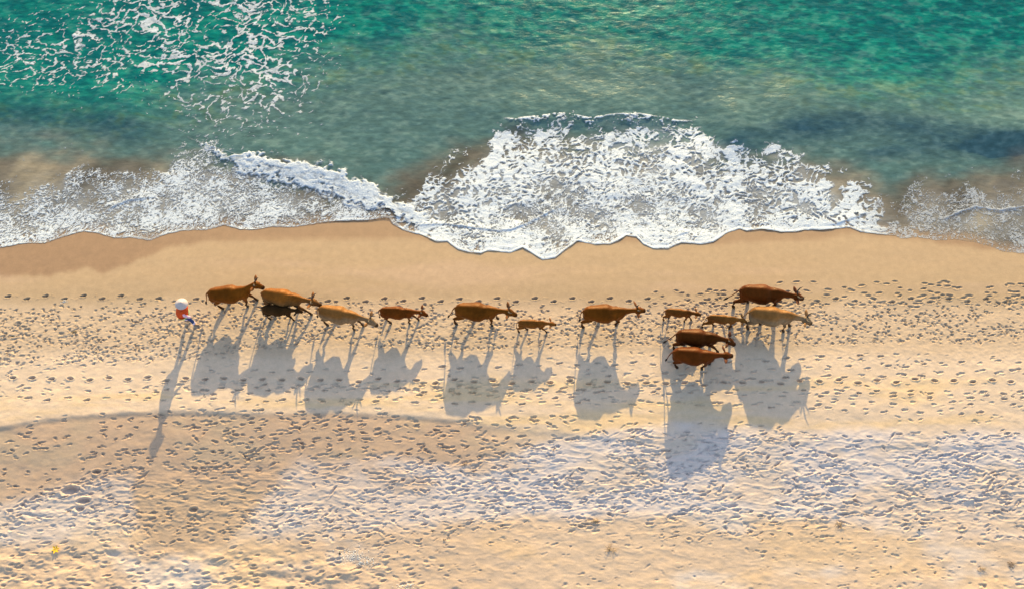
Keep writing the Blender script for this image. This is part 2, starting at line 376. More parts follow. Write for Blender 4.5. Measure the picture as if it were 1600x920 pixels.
# ------------------------------------------------------------------ sea
def cumd(a0, n, s0, g, cap): 
    o = [a0]; s = s0
    for _ in range(n): o.append(o[-1]+s); s = min(s*g, cap)
    return np.array(o)
def wave_line(pts):
    a = np.array([upm2(u, v) for u, v in pts]); return lambda x: np.interp(x, a[:, 0], a[:, 1])
def upm2(u, v, z=-.08): return unproj(u, v, z)
def ufade(x, xa, xb, f=1.2): return sstep(xa-f, xa+f, x)*sstep(xb+f, xb-f, x)
BRK = [(230,205),(285,212),(345,234),(380,243),(420,250),(460,256),(500,262),(530,268),(560,282),(590,295),(615,308),(640,322),(665,332)]
SW2 = [(700,205),(770,196),(830,187),(880,182),(950,181),(1010,183),(1060,188),(1110,200)]
SW3 = [(1080,210),(1140,205),(1190,196),(1250,180),(1330,176),(1400,182),(1480,190),(1540,205),(1600,212),(1900,225)]
SW4 = [(1300,240),(1400,225),(1500,222),(1600,207),(1700,200)]
SW5 = [(-200,165),(0,162),(80,168),(150,172),(220,188),(300,212)]
SW6 = [(-200,228),(0,226),(60,228),(120,232)]
SW7 = [(520,175),(640,165),(760,160),(900,140),(1100,120),(1300,130),(1500,120),(1700,110)]
def ridge(X, Y, pts, h, wf, wb, ua, ub, f=1.):
    L = wave_line(pts)(X); d = Y-L
    xa, xb = unproj(ua, 200)[0], unproj(ub, 200)[0]
    k = ufade(X, xa, xb, f)*(.75+.5*vnoise(X*.6, X*0, int(h*1000)))
    return h*k*np.where(d > 0, np.exp(-(d/wb)**2), np.exp(-(d/wf)**2)), d, k
def sea_z(X, Y, D):
    z = beach_z(X, shore_y(X)) + .012 + .10*sstep(0, 3., D) - .0*D
    # thin swash follows the sand, deeper water levels out
    z = np.maximum(beach_z(X, Y)+.005+.05*sstep(.1, 2.5, D), -.16+.0*D) + .05*sstep(1, 4, D)
    z = z + ridge(X, Y, BRK, .11, 1.0, 1.3, 370, 590, 1.8)[0]
    z = z + ridge(X, Y, SW2, .12, .75, 1.7, 780, 1060)[0] + ridge(X, Y, SW3, .32, 1.1, 2.4, 1130, 1700)[0]
    z = z + ridge(X, Y, SW4, .10, .5, 1.2, 1330, 1700)[0] + ridge(X, Y, SW5, .24, 1.0, 2.0, -300, 240)[0]
    z = z + ridge(X, Y, SW7, .04, 1.6, 3, 480, 1700)[0]
    a = sstep(.8, 6, D)
    z = z + a*(.055*(fbm(X*.45+Y*.1, Y*.8, 101, 3)-.5) + .030*(fbm(X*1.7+Y*.6, Y*3.0, 103, 3)-.5))
    z = z + sstep(.2, 2, D)*.014*(fbm(X*3.3, Y*5.0, 105, 3)-.5)
    return z
wx = np.concatenate([-30-np.geomspace(.1, 800, 50)[::-1], np.arange(-30, 30, .075), 30+np.geomspace(.1, 800, 50)])
wd = cumd(0, 330, .02, 1.03, .07); wd = np.concatenate([wd, wd[-1]+np.geomspace(.1, 1500, 60)])
XW, DW = np.meshgrid(wx, wd); YW = shore_y(XW)+DW
ZW = sea_z(XW, YW, DW); UW, VW = proj(XW, YW, ZW)
# water colour: clear teal offshore, turbid olive, sandy brown where it is shallow
v_teal = curve([(-400,185),(0,180),(200,185),(300,165),(450,120),(560,95),(700,75),(900,88),(1050,105),(1300,140),(1600,125),(2000,110)])
v_brn = curve([(-400,262),(0,252),(150,250),(280,262),(380,268),(520,295),(600,300),(660,275),(720,250),(800,235),(1000,230),(1200,262),(1300,285),(1400,305),(1500,295),(1600,272),(2000,262)])
n1 = fbm(XW*.22, YW*.5, 111, 4)-.5; n2 = fbm(XW*.8, YW*1.6, 113, 4)-.5; n3 = fbm(XW*2.2+YW, YW*4, 115, 3)-.5
vt = VW+70*n1+30*n2
teal = sstep(45, -55, vt-v_teal(UW)); brn = sstep(-42, 26, vt*1.0-v_brn(UW)+20*n2)
cT, cT2, cG, cB = np.array((.003,.150,.122)), np.array((.002,.085,.090)), np.array((.072,.130,.125)), np.array((.155,.128,.10))
cO = np.array((.10,.13,.055))
mixT = sstep(-.12, .16, .6*n2+1.0*n3)[..., None]
WC = cG*np.ones(XW.shape+(3,))
ol = (sstep(.02, .22, n1+.5*n2)*.7)[..., None]*sstep(170, 90, VW-.0*UW)[..., None]
WC = WC*(1-teal[..., None])+(cT2*(1-mixT)+cT*mixT)*teal[..., None]
olv = (sstep(.0, .3, n3+.5*n2)*.45*sstep(-60, 20, vt-v_teal(UW))*sstep(60, 0, vt-v_teal(UW)))[..., None]
WC = WC*(1-olv)+cO*olv
n5 = fbm(XW*3.2+YW*1.5, YW*5.5-XW*.8, 117, 3)-.5; WC = WC*(1+.6*n5)[..., None]+np.array((.05,.045,.03))*(sstep(.06, .24, n5+.5*n2)*.5)[..., None]
WC = WC*(1-brn[..., None])+cB*brn[..., None]
st_n = fbm((XW-.7*YW)*.9, (YW+.3*XW)*.35, 119, 4)
WC = WC*(1+(brn*(st_n-.5)*1.5))[..., None]+np.array((.03,.02,.004))*(brn*sstep(.55, .75, st_n))[..., None]
tl = (sstep(400, 0, UW)*sstep(215, 150, VW))[..., None]; WC = WC*(1-.35*tl)+np.array((.004,.10,.10))*.35*tl
up_l = curve([(-300,280),(0,282),(60,285),(110,262),(150,285),(190,262),(230,262),(270,240),(310,226),(350,240),(450,275),(520,292),(560,300),(590,312),(612,325),(640,335)])
up_r = curve([(600,345),(625,318),(655,300),(680,268),(715,248),(750,236),(775,214),(800,222),(850,203),(900,200),(950,196),(1000,192),(1050,190),(1085,196),(1120,222),(1160,222),(1205,224),(1250,240),(1290,272),(1325,298),(1355,308),(1385,318),(1410,318),(1440,300),(1500,290),(1560,280),(1600,268),(1800,262)])
upw = np.where(UW < 612, up_l(UW), up_r(UW)); milk = sstep(0, 65, VW-upw+60*n2)*sstep(.0, .35, DW)
milk = milk*(.40+.9*(fbm(XW*1.1, YW*1.1, 137, 4)-.35))*np.where(UW > 1400, .45, 1)*np.where(UW < 610, .75, 1)
WC = WC*(1-milk[..., None])+np.array((.36,.36,.37))*milk[..., None]
ed = sstep(.7, .0, DW)[..., None]*.85; WC = WC*(1-ed)+np.array((.40,.28,.19))*ed
clear = sstep(1.2, .0, DW)
calm = sstep(60, 300, VW)*.8
sea = grid_obj('sea_water', XW, YW, ZW, M_WATER, WC, {'clear': clear, 'calm': calm}); sea['kind'] = 'structure'

# foam -----------------------------------------------------------------------
def foam_grid(name, xa, xb, da, db, sx, sy, fn, label, cat):
    X, Dg = np.meshgrid(np.arange(xa, xb, sx), np.arange(da, db, sy)); Y = shore_y(X)+Dg
    Z = sea_z(X, Y, Dg); Uq, Vq = proj(X, Y, Z)
    f, h = fn(X, Y, Dg, Uq, Vq)
    keep = (f[:-1, :-1]+f[1:, :-1]+f[:-1, 1:]+f[1:, 1:])/4 > .18
    o = grid_obj(name, X, Y, Z+h, M_FOAM, None, {'foam': f}, keep)
    return tag(o, label, cat, None, 'stuff')
def swash(X, Y, Dg, u, v):
    wx_ = .7*(fbm(X*1.5, Y*1.5, 121, 5)-.5); wy_ = .7*(fbm(X*1.5+40, Y*1.5, 122, 5)-.5)
    x, y = X+wx_*2, Y+wy_*2
    # streaks drawn out by the back-wash on the left, rounder holes on the right
    sh = .35
    a1 = worley((x-sh*y)*2.5, y*2.9, 131); a2 = worley((x-.5*y)*6.2, y*6.4, 133); a3 = worley((x-.7*y)*12, y*11, 135)
    n = fbm(X*1.0, Y*1.0, 137, 4); nf = fbm(X*7-3*Y, Y*8, 139, 3)
    left = sstep(640, 590, u); right = 1-left; far = sstep(1330, 1420, u)
    upv = np.where(u < 612, up_l(u), up_r(u))
    rag = (fbm(X*1.5-Y*.5, Y*1.2, 141, 5)-.5)
    inside = sstep(-20, 22, v-upv+rag*120)
    ins2 = sstep(0, 60, v-upv)
    big = (1-sstep(50, 150, v-upv))*1.0+.5*sstep(.42, .6, fbm(X*.8, Y*.8, 147, 2)); big = np.clip(big*(1-.75*far), .12, 1)
    T_r = .62*big*np.clip(a1*1.5, 0, 1)+(.22+.22*(1-big))*np.clip(a2*1.5, 0, 1)+(.20+.30*(1-big))*np.clip(a3*1.5, 0, 1)
    T_l = .12*np.clip(a1*1.5, 0, 1)+.46*np.clip(a2*1.6, 0, 1)+.42*np.clip(a3*1.6, 0, 1)
    T = T_l*left+T_r*right + .42*(nf-.5) + .30*(fbm((X-.5*Y)*9, Y*11, 149, 2)-.5)
    dens = (.49+.36*(n-.5)*2)*left*(.80+.35*ins2) + right*(.64+.44*(n-.5)*2+.10*sstep(0, 1.2, 1.2-Dg))
    dens = dens*(1-far*.22)
    dens = dens - far*.10*sstep(.0, .9, .9-Dg)*1 - far*.05*sstep(1450, 1600, u)*sstep(300, 360, v)
    dens = dens*(.35+.65*inside)-.22*(1-inside)
    f = sstep(.19, -.15, T-dens)*sstep(0, .12, inside)
    thin = .45+.55*sstep(.0, .26, dens-T)
    f = f*np.where(left > .5, .40+.6*thin, thin)
    f = f*(1-.30*far)
    edge_w = .035+.09*vnoise(X*1.4, X*0, 143)**2+.05*right*(1-far)
    lip = sstep(edge_w*1.9, edge_w*.7, Dg+.07*(nf-.5))*(1-.8*far)
    f = np.maximum(f, lip*(.68+.28*right)*(.6+.4*vnoise(X*3, X*0, 144)))
    # older swash fronts caught inside the sheet
    for k, (pts, ua, ub) in enumerate(OLD):
        L = wave_line(pts)(X); d = Y-L+.16*(nf-.5); c = np.exp(-(d/.055)**2)*.8*sstep(ua, ua+25, u)*sstep(ub, ub-25, u); f = np.maximum(f, c)
    h = .004+.016*f*(.5+nf)*sstep(0, .3, Dg) + .012*lip*np.exp(-((Dg-.05)/.06)**2)*(1-.75*far)*(1+.6*right)
    h = h+.05*right*(1-far)*f*(fbm(X*1.6, Y*2.6, 145, 3)-.35)*ins2
    for k, (pts, ua, ub) in enumerate(OLD):
        L = wave_line(pts)(X); d = Y-L; h = h+.03*np.where(d > 0, np.exp(-(d/.25)**2), np.exp(-(d/.06)**2))*sstep(ua, ua+25, u)*sstep(ub, ub-25, u)
    return f, h
OLD = [([(110,328),(150,338),(175,322),(200,312),(240,306),(300,290)], 150, 245), ([(640,358),(660,350),(700,349),(730,354),(780,360),(800,358),(830,345),(870,325),(900,318)], 640, 880),
       ([(1040,372),(1075,362),(1090,352)], 1045, 1088), ([(1290,352),(1310,347),(1345,336),(1360,330)], 1290, 1362),
       ([(1462,345),(1478,340),(1500,330),(1525,322),(1560,328),(1600,322)], 1462, 1650), ([(985,365),(1000,350),(1010,330)], 980, 1000)]
foam_grid('swash_foam', -25.5, 25.5, 0., 7.3, .034, .032, swash, 'white sheet of swash foam spread along the edge of the wet sand', 'foam')
OFFP = [(-80,10),(0,45),(70,30),(130,8),(200,-60),(505,-60),(520,40),(512,100),(480,150),(470,205),(420,212),(370,222),(300,205),(240,180),(250,140),(180,135),(60,140),(-80,140)]
def offs(X, Y, Dg, u, v):
    w1 = (fbm(X*.9, Y*.9, 151, 4)-.5); w2 = (fbm(X*.9+30, Y*.9, 152, 4)-.5)
    x, y = X+1.9*w1+.15*(fbm(X*5, Y*5, 150, 2)-.5), Y+1.5*w2
    a1 = worley(x*1.5, y*1.8, 153); a2 = worley(x*3.6, y*4.0, 155); nf = fbm(X*4, Y*5, 157, 4)
    n = fbm(X*.55, Y*.6, 159, 3)
    s = poly_sd(u, v, OFFP)+50*(n-.5)
    dens = sstep(60, -60, s+40*(n-.5))*(.25+.40*(n-.28))*(.82+.18*sstep(200, 120, v))
    sc1 = sstep(70, 10, poly_sd(u, v, [(-60,40),(560,-60),(540,230),(260,250),(-60,225)]))*.055*(n > .42)
    T = .46*np.clip(a1*1.6, 0, 1)+.32*np.clip(a2*1.5, 0, 1)+.5*(nf-.32)+.2*(fbm(X*11, Y*12, 158, 2)-.5)
    f = sstep(.10, -.09, T-np.maximum(dens, sc1))*(.65+.5*nf)
    f = np.where(dens < .03, f*.6, f)
    return f, .006+.02*f*nf
foam_grid('lace_foam', -27, -7.5, 3.6, 17.5, .04, .042, offs, 'loose lace of white foam drifting on the teal water offshore at left', 'foam')
def breaker(X, Y, Dg, u, v):
    L = wave_line(BRK)(X); d = L-Y                       # d > 0 : shoreward of the crest
    pr = sstep(290, 350, u)*sstep(690, 640, u)
    wid = np.interp(u, [290, 340, 380, 450, 520, 570, 610, 660], [.12, .5, .95, 1.3, 1.6, 1.5, 1.3, 1.0])
    n = fbm(X*2.2, Y*2.8, 161, 5); nf = fbm(X*7, Y*8, 163, 3); e = 1.1*(n-.5)+.6*(nf-.5)*1.0
    t = (d+e)/wid
    f = sstep(-.22, .10, t)*sstep(1.15, .6, t+.8*(nf-.5))*sstep(.2, .7, pr+.5*(nf-.3))
    mid = np.exp(-((t-.44)/.09)**2)*.35*(n < .62)*(u < 560)
    f = np.clip(f*(1.15-.35*sstep(.6, 1, t)-mid), 0, 1)
    thin = sstep(280, 300, u)*sstep(400, 360, u)
    f = np.maximum(f, thin*np.exp(-((d)/.04)**2)*.55*(.4+nf))
    lump = (.06*np.exp(-((t-.1)/.3)**2)+.04*np.exp(-((t-.62)/.3)**2))*pr
    n4 = fbm(X*4.2, Y*5, 165, 4)
    h = .015+f*(lump*(.45+n)+.02*(nf-.4)+.035*(n4-.45))
    f = f*np.clip(.75+1.3*(n4-.22), .4, 1)
    return f, np.maximum(h, .01)
foam_grid('breaking_wave_foam', -15.6, -3.2, .5, 6.6, .03, .03, breaker, 'thick churning white crest of the small wave breaking left of centre', 'wave')
def glint(X, Y, Dg, u, v):  # crest foam, with the sun's glints on it drawn as white flecks
    L = wave_line([(775,185),(800,189),(830,186),(880,179),(920,187),(960,182),(1000,181),(1060,190),(1090,188)])(X); d = L-Y
    n = fbm(X*3, Y*5, 171, 4); nf = fbm(X*9, Y*12, 173, 3)
    f = sstep(.62, .74, nf*.6+n*.55+.18*np.exp(-(d/.1)**2)-.14*np.abs(d-.1))*sstep(780, 800, u)*sstep(1100, 1060, u)*sstep(-.1, .0, d)*sstep(1.1, .3, d)
    f = np.maximum(f, np.exp(-(d/.05)**2)*sstep(.45, .62, vnoise(X*1.1, X*0, 175))*sstep(.35, .6, vnoise(X*5, Y*5, 177))*sstep(780, 800, u)*sstep(1100, 1060, u)*.9)
    return f, .012+.03*f
foam_grid('crest_foam_glints', -1.2, 9.5, 4.3, 8.2, .035, .03, glint, 'thin broken white line of foam and painted glints on the curling crest right of centre', 'foam')

# ------------------------------------------------------------------ animals and person: skins grown over tubes
def tube(rings, n=14, cap=True, peak=0.):
    """rings: (centre, half_side, half_up, forward dir or None) ; superellipse-free closed tube"""
    V, Fc = [], []; m = len(rings)
    P = [Vector(r[0]) for r in rings]
    for i, r in enumerate(rings):
        t = (P[min(i+1, m-1)]-P[max(i-1, 0)]).normalized()
        if len(r) > 3 and r[3]: t = Vector(r[3]).normalized()
        ref = Vector((0, 1, 0)) if abs(t.y) < .9 else Vector((1, 0, 0))
        upv = t.cross(ref).normalized()
        if upv.z < 0 or (abs(upv.z) < .05 and upv.x > 0): upv = -upv
        side = upv.cross(t).normalized()
        for k in range(n):
            a = 2*math.pi*k/n; V.append(P[i]+side*(math.cos(a)*r[1])+upv*(math.sin(a)*r[2]*(1+peak*max(0, math.sin(a))**5)-peak*.6*r[2]*max(0, math.sin(a))**2*math.cos(a)**2*4))
    for i in range(m-1):
        for k in range(n):
            k2 = (k+1) % n; Fc.append((i*n+k, i*n+k2, (i+1)*n+k2, (i+1)*n+k))
    if cap:
        a = len(V); V.append(P[0]-(P[1]-P[0]).normalized()*rings[0][1]*.5); b = len(V); V.append(P[-1]+(P[-1]-P[-2]).normalized()*rings[-1][1]*.5)
        for k in range(n):
            k2 = (k+1) % n; Fc.append((a, k2, k)); Fc.append((b, (m-1)*n+k, (m-1)*n+k2))
    return V, Fc
def join(parts):
    V, Fc = [], []
    for v, f in parts:
        o = len(V); V += v; Fc += [tuple(i+o for i in q) for q in f]
    return V, Fc
def skin_mesh(name, parts, voxel, mat, parent, smooth=6, paint=None):
    V, Fc = join(parts)
    o = mesh_obj(name, V, Fc, None)
    r = o.modifiers.new('r', 'REMESH'); r.mode = 'VOXEL'; r.voxel_size = voxel; r.use_smooth_shade = True
    s = o.modifiers.new('s', 'SMOOTH'); s.factor = .5; s.iterations = smooth
    dg = bpy.context.evaluated_depsgraph_get(); me = bpy.data.meshes.new_from_object(o.evaluated_get(dg))
    bpy.data.objects.remove(o); me.materials.clear(); me.materials.append(mat); me.name = name
    me.polygons.foreach_set('use_smooth', [True]*len(me.polygons))
    if paint:
        n = len(me.vertices); co = np.empty(n*3, np.float32); me.vertices.foreach_get('co', co); co = co.reshape(-1, 3)
        A = me.attributes.new('paint', 'FLOAT_COLOR', 'POINT')
        A.data.foreach_set('color', np.concatenate([paint(co), np.ones((n, 1))], 1).astype(np.float32).ravel())
    q = bpy.data.objects.new(name, me); col.objects.link(q); q.parent = parent; return q
def fur_mat():
    m, t, b = newmat('cow_coat', rough=.5, spec=.14)
    b.inputs['Specular Tint'].default_value = (1, .45, .12, 1)
    a = attr(t, 'paint'); n = noise(t, 9, 4, .6); f = maprange(t, n.outputs[0], .3, .7, .8, 1.2)
    vm = nd(t, 'ShaderNodeVectorMath', operation='SCALE'); t.links.new(a.outputs['Color'], vm.inputs[0]); t.links.new(f, vm.inputs['Scale'])
    t.links.new(vm.outputs[0], b.inputs['Base Color']); bump(t, b, noise(t, 60, 3).outputs[0], .3, .01)
    return m
M_FUR = fur_mat()
def simple(name, c, rough=.6, var=.15, scale=20, spec=.3):
    m, t, b = newmat(name, c, rough, spec); n = noise(t, scale)
    f = maprange(t, n.outputs[0], .3, .7, 1-var, 1+var)
    vm = nd(t, 'ShaderNodeVectorMath', operation='SCALE'); vm.inputs[0].default_value = c; t.links.new(f, vm.inputs['Scale'])
    t.links.new(vm.outputs[0], b.inputs['Base Color']); return m
M_HORN, M_HOOF, M_EYE, M_TUFT = simple('horn', (.07,.045,.03), .6), simple('hoof', (.035,.025,.02), .5), simple('eye', (.01,.008,.006), .45), simple('tail_hair', (.02,.012,.01), .8)
M_EAR = {}

def leg_tubes(hip, foot, hind, lift, s=1.):
    """hip, foot as (x,y); returns tube rings of one leg"""
    hx, hy = hip; fx, fy = foot; fz = .05+lift
    if hind:
        st_ = (hx+.10+.25*(fx-hx), hy, .66); hk = (hx-.14+.62*(fx-hx), (hy+fy)/2, .42+lift*.5)
        R = [((hx, hy*.7, .92), .12, .20), ((hx+.03, hy*.9, .80), .12, .19), (st_, .095, .135),
             ((st_[0]*.5+hk[0]*.5+.01, hy, .53+lift*.2), .062, .085), (hk, .042, .058), ((hk[0]*.5+fx*.5-.01, fy, .26+lift*.8), .033, .038),
             ((fx-.03, fy, .12+lift), .040, .044), ((fx+.01, fy, fz), .048, .052)]
    else:
        el = (hx-.02, hy, .68); kn = (hx+.03+.45*(fx-hx)+lift*.5, (hy+fy)/2, .38+lift*.55)
        R = [((hx+.03, hy*.75, .92), .09, .17), ((hx+.02, hy*.9, .80), .088, .14), (el, .072, .095),
             ((el[0]*.45+kn[0]*.55, hy, .50+lift*.3), .050, .058), (kn, .045, .050), ((kn[0]*.45+fx*.55, fy, .24+lift*.8), .031, .034),
             ((fx-.02, fy, .12+lift), .038, .042), ((fx+.01, fy, fz), .046, .050)]
    R = [(a, b*1.32, c_*1.22) for a, b, c_ in R]
    return tube(R, 10)
def build_cow(c):
    k = c['calf']; s = c['s']*.95
    root = empty(c['name'], (0, 0, 0)); hd = c['head']            # head: (poll x, poll y, poll z, muzzle dx, dy, dz)
    th = c.get('thin', 1.)
    bw = .90*th if not k else .80*th; deep = 1. if not k else .86; lz = 0 if not k else .05
    T = [(-.80,.97,.10,.09),(-.76,.965,.20,.17),(-.66,.965,.285,.225),(-.5,.955,.30,.275),(-.28,.915,.335,.31),(-.05,.875,.385,.36),(.15,.865,.375,.365),
         (.33,.895,.29,.30),(.50,.93,.25,.26),(.64,.955,.215,.215),(.76,.965,.19,.17),(.82,.975,.10,.08)]
    B = tube([((x, 0, z+lz), b*bw*(1.16 if x < .3 else 1.04), a*deep*1.04) for x, z, a, b in T], 28, True, .10)
    px, py, pz, mx, my, mz = hd
    n0 = Vector((.60, 0, 1.0)); p = Vector((px, py, pz)); mu = p+Vector((mx, my, mz))
    nk = 1.
    N = tube([((.42,0,.98), .19, .25), (tuple(n0.lerp(p, .15)), .155*nk, .215), (tuple(n0.lerp(p, .4)), .11, .165), (tuple(n0.lerp(p, .7)+Vector((0,0,.01))), .082, .125), (tuple(p), .09, .11)], 14)
    q = lambda t, dz=0: tuple(p.lerp(mu, t)+Vector((0, 0, dz)))
    Hh = tube([(q(-.14), .09, .10), (q(.04), .165, .155), (q(.3), .155, .155), (q(.55, -.0), .11, .13), (q(.8), .092, .10), (q(.98), .10, .095), (q(1.08), .075, .075)], 14)
    parts = [B, N, Hh]
    # withers, hips and dewlap give the outline its corners
    parts += [tube([((.30,0,1.16+lz), .05,.04), ((.5,0,1.185+lz), .075,.055), ((.66,0,1.13+lz), .06,.06)], 10),
              tube([((-.50,-.25*bw,1.07+lz), .06,.06), ((-.48,-.13*bw,1.14+lz), .06,.055), ((-.47,0,1.17+lz), .06,.06), ((-.48,.13*bw,1.14+lz), .06,.055), ((-.50,.25*bw,1.07+lz), .06,.06)], 10),
              tube([((-.82,0,1.09+lz), .045,.05), ((-.6,0,1.17+lz), .05,.05), ((-.3,0,1.20+lz), .035,.04), ((0,0,1.175+lz), .03,.035), ((.3,0,1.18+lz), .03,.035)], 10),
              tube([((.42,-.24*bw,.80+lz), .08,.09), ((.46,-.22*bw,.98+lz), .07,.10), ((.42,-.13*bw,1.14+lz), .05,.07)], 10),
              tube([((.42,.24*bw,.80+lz), .08,.09), ((.46,.22*bw,.98+lz), .07,.10), ((.42,.13*bw,1.14+lz), .05,.07)], 10)]
    feet = c['feet']; hips = [(-.60, -.15*bw, 1), (-.60, .15*bw, 1), (.56, -.145*bw, 0), (.56, .145*bw, 0)]; hoofs = []
    for (hx, hy, hind), ft in zip(hips, feet):
        off, lift = ft if isinstance(ft, tuple) else (ft, 0)
        off *= .78; fx = hx+off; parts.append(leg_tubes((hx, hy), (fx, hy*.95), hind, lift)); hoofs.append((fx+.015, hy*.95, .0+lift))
    coat = np.array(c['coat']); dark = np.array(c.get('dark', (.03, .012, .006)))
    def paint(co):
        C = np.ones((len(co), 3))*coat*.52
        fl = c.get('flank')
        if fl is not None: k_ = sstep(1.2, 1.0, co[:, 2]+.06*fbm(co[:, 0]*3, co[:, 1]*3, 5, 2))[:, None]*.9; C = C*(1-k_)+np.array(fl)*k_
        C *= (.6+.8*fbm(co[:, 0]*2.5+c['seed'], co[:, 2]*2.5+co[:, 1], c['seed'], 3))[:, None]
        d = np.linalg.norm(co-np.array(mu), axis=1); mm = sstep(.17, .09, d)
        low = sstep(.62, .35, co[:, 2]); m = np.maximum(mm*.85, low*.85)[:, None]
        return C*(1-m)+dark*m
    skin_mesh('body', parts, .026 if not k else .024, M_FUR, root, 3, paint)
    f = (mu-p).normalized(); sd_ = f.cross(Vector((0, 0, 1))).normalized(); upv = sd_.cross(f).normalized()
    key = tuple(c['coat'])
    if key not in M_EAR: M_EAR[key] = simple('ear_fur', tuple(x*.8 for x in c['coat']), .8)
    for sg in (-1, 1):
        e0 = p+f*.02+sd_*sg*.13+upv*.03; ed = (sd_*sg*1.0-f*.35+upv*(.15 if not k else .05)).normalized()
        E_ = tube([(tuple(e0), .022, .02), (tuple(e0+ed*.09), .065, .022), (tuple(e0+ed*.18), .058, .016), (tuple(e0+ed*.27), .014, .008)], 8)
        mesh_obj('ear', *E_, M_EAR[key], root)
        y0_ = p+f*.17+sd_*sg*.128+upv*.05
        mesh_obj('eye', *tube([(tuple(y0_-sd_*sg*.02), .012, .012), (tuple(y0_), .022, .022), (tuple(y0_+sd_*sg*.014), .012, .012)], 8), M_EYE, root)
        hl = c.get('horn', .22 if not k else 0)
        if hl:
            h0 = p-f*.02+sd_*sg*.06+upv*.10
            hl *= 1.15; hp = [(h0, .032), (h0+sd_*sg*hl*.35+upv*hl*.25, .027), (h0+sd_*sg*hl*.52+upv*hl*.6+f*.02, .019), (h0+sd_*sg*hl*.5+upv*hl*1.0+f*.05, .005)]
            mesh_obj('horn', *tube([(tuple(a), b, b) for a, b in hp], 8), M_HORN, root)
    sw = c.get('tail', 0.)
    tp = [((-.80, 0, 1.10+lz), .034), ((-.87, .01, 1.0+lz), .026), ((-.90-.1*sw, .02, .8), .02), ((-.90-.35*sw, .02, .6), .016), ((-.9-.6*sw, .0, .48), .014)]
    tl_ = mesh_obj('tail', *tube([(a, b, b) for a, b in tp], 8), M_EAR[key], root)
    tp = [((-.9-.58*sw, .0, .49), .018), ((-.9-.72*sw, .0, .42), .04), ((-.9-.84*sw, .0, .34), .035), ((-.9-.95*sw, 0, .25), .008)]
    tt = mesh_obj('tail_tuft', *tube([(a, b, b) for a, b in tp], 8), M_TUFT, None); tt.parent = tl_
    for x, y, z in hoofs:
        mesh_obj('hoof', *tube([((x, y, z+.09), .042, .045), ((x+.008, y, z+.05), .05, .054), ((x+.015, y, z+.008), .055, .062)], 10), M_HOOF, root)
    # place it: torso centre (height .93 s) stands where the photograph has it
    x, y = unproj(*c['at'], .93*s)
    root.location = (float(x), float(y), float(beach_z(x, y))+.0); root.rotation_euler = (0, 0, rad(c['yaw'])); root.scale = (s, s, s)
    tag(root, c['label'], c['cat'], c['group']); return root
RED, DRK, TAN, ORG, PALE = (.22,.058,.006), (.13,.030,.005), (.40,.155,.04), (.37,.115,.018), (.44,.185,.055)
GC, GK = 'cattle walking along the beach', 'calves walking with the herd'
N_ = (1.20, 0, .98, .36, 0, -.19)     # ordinary walking head
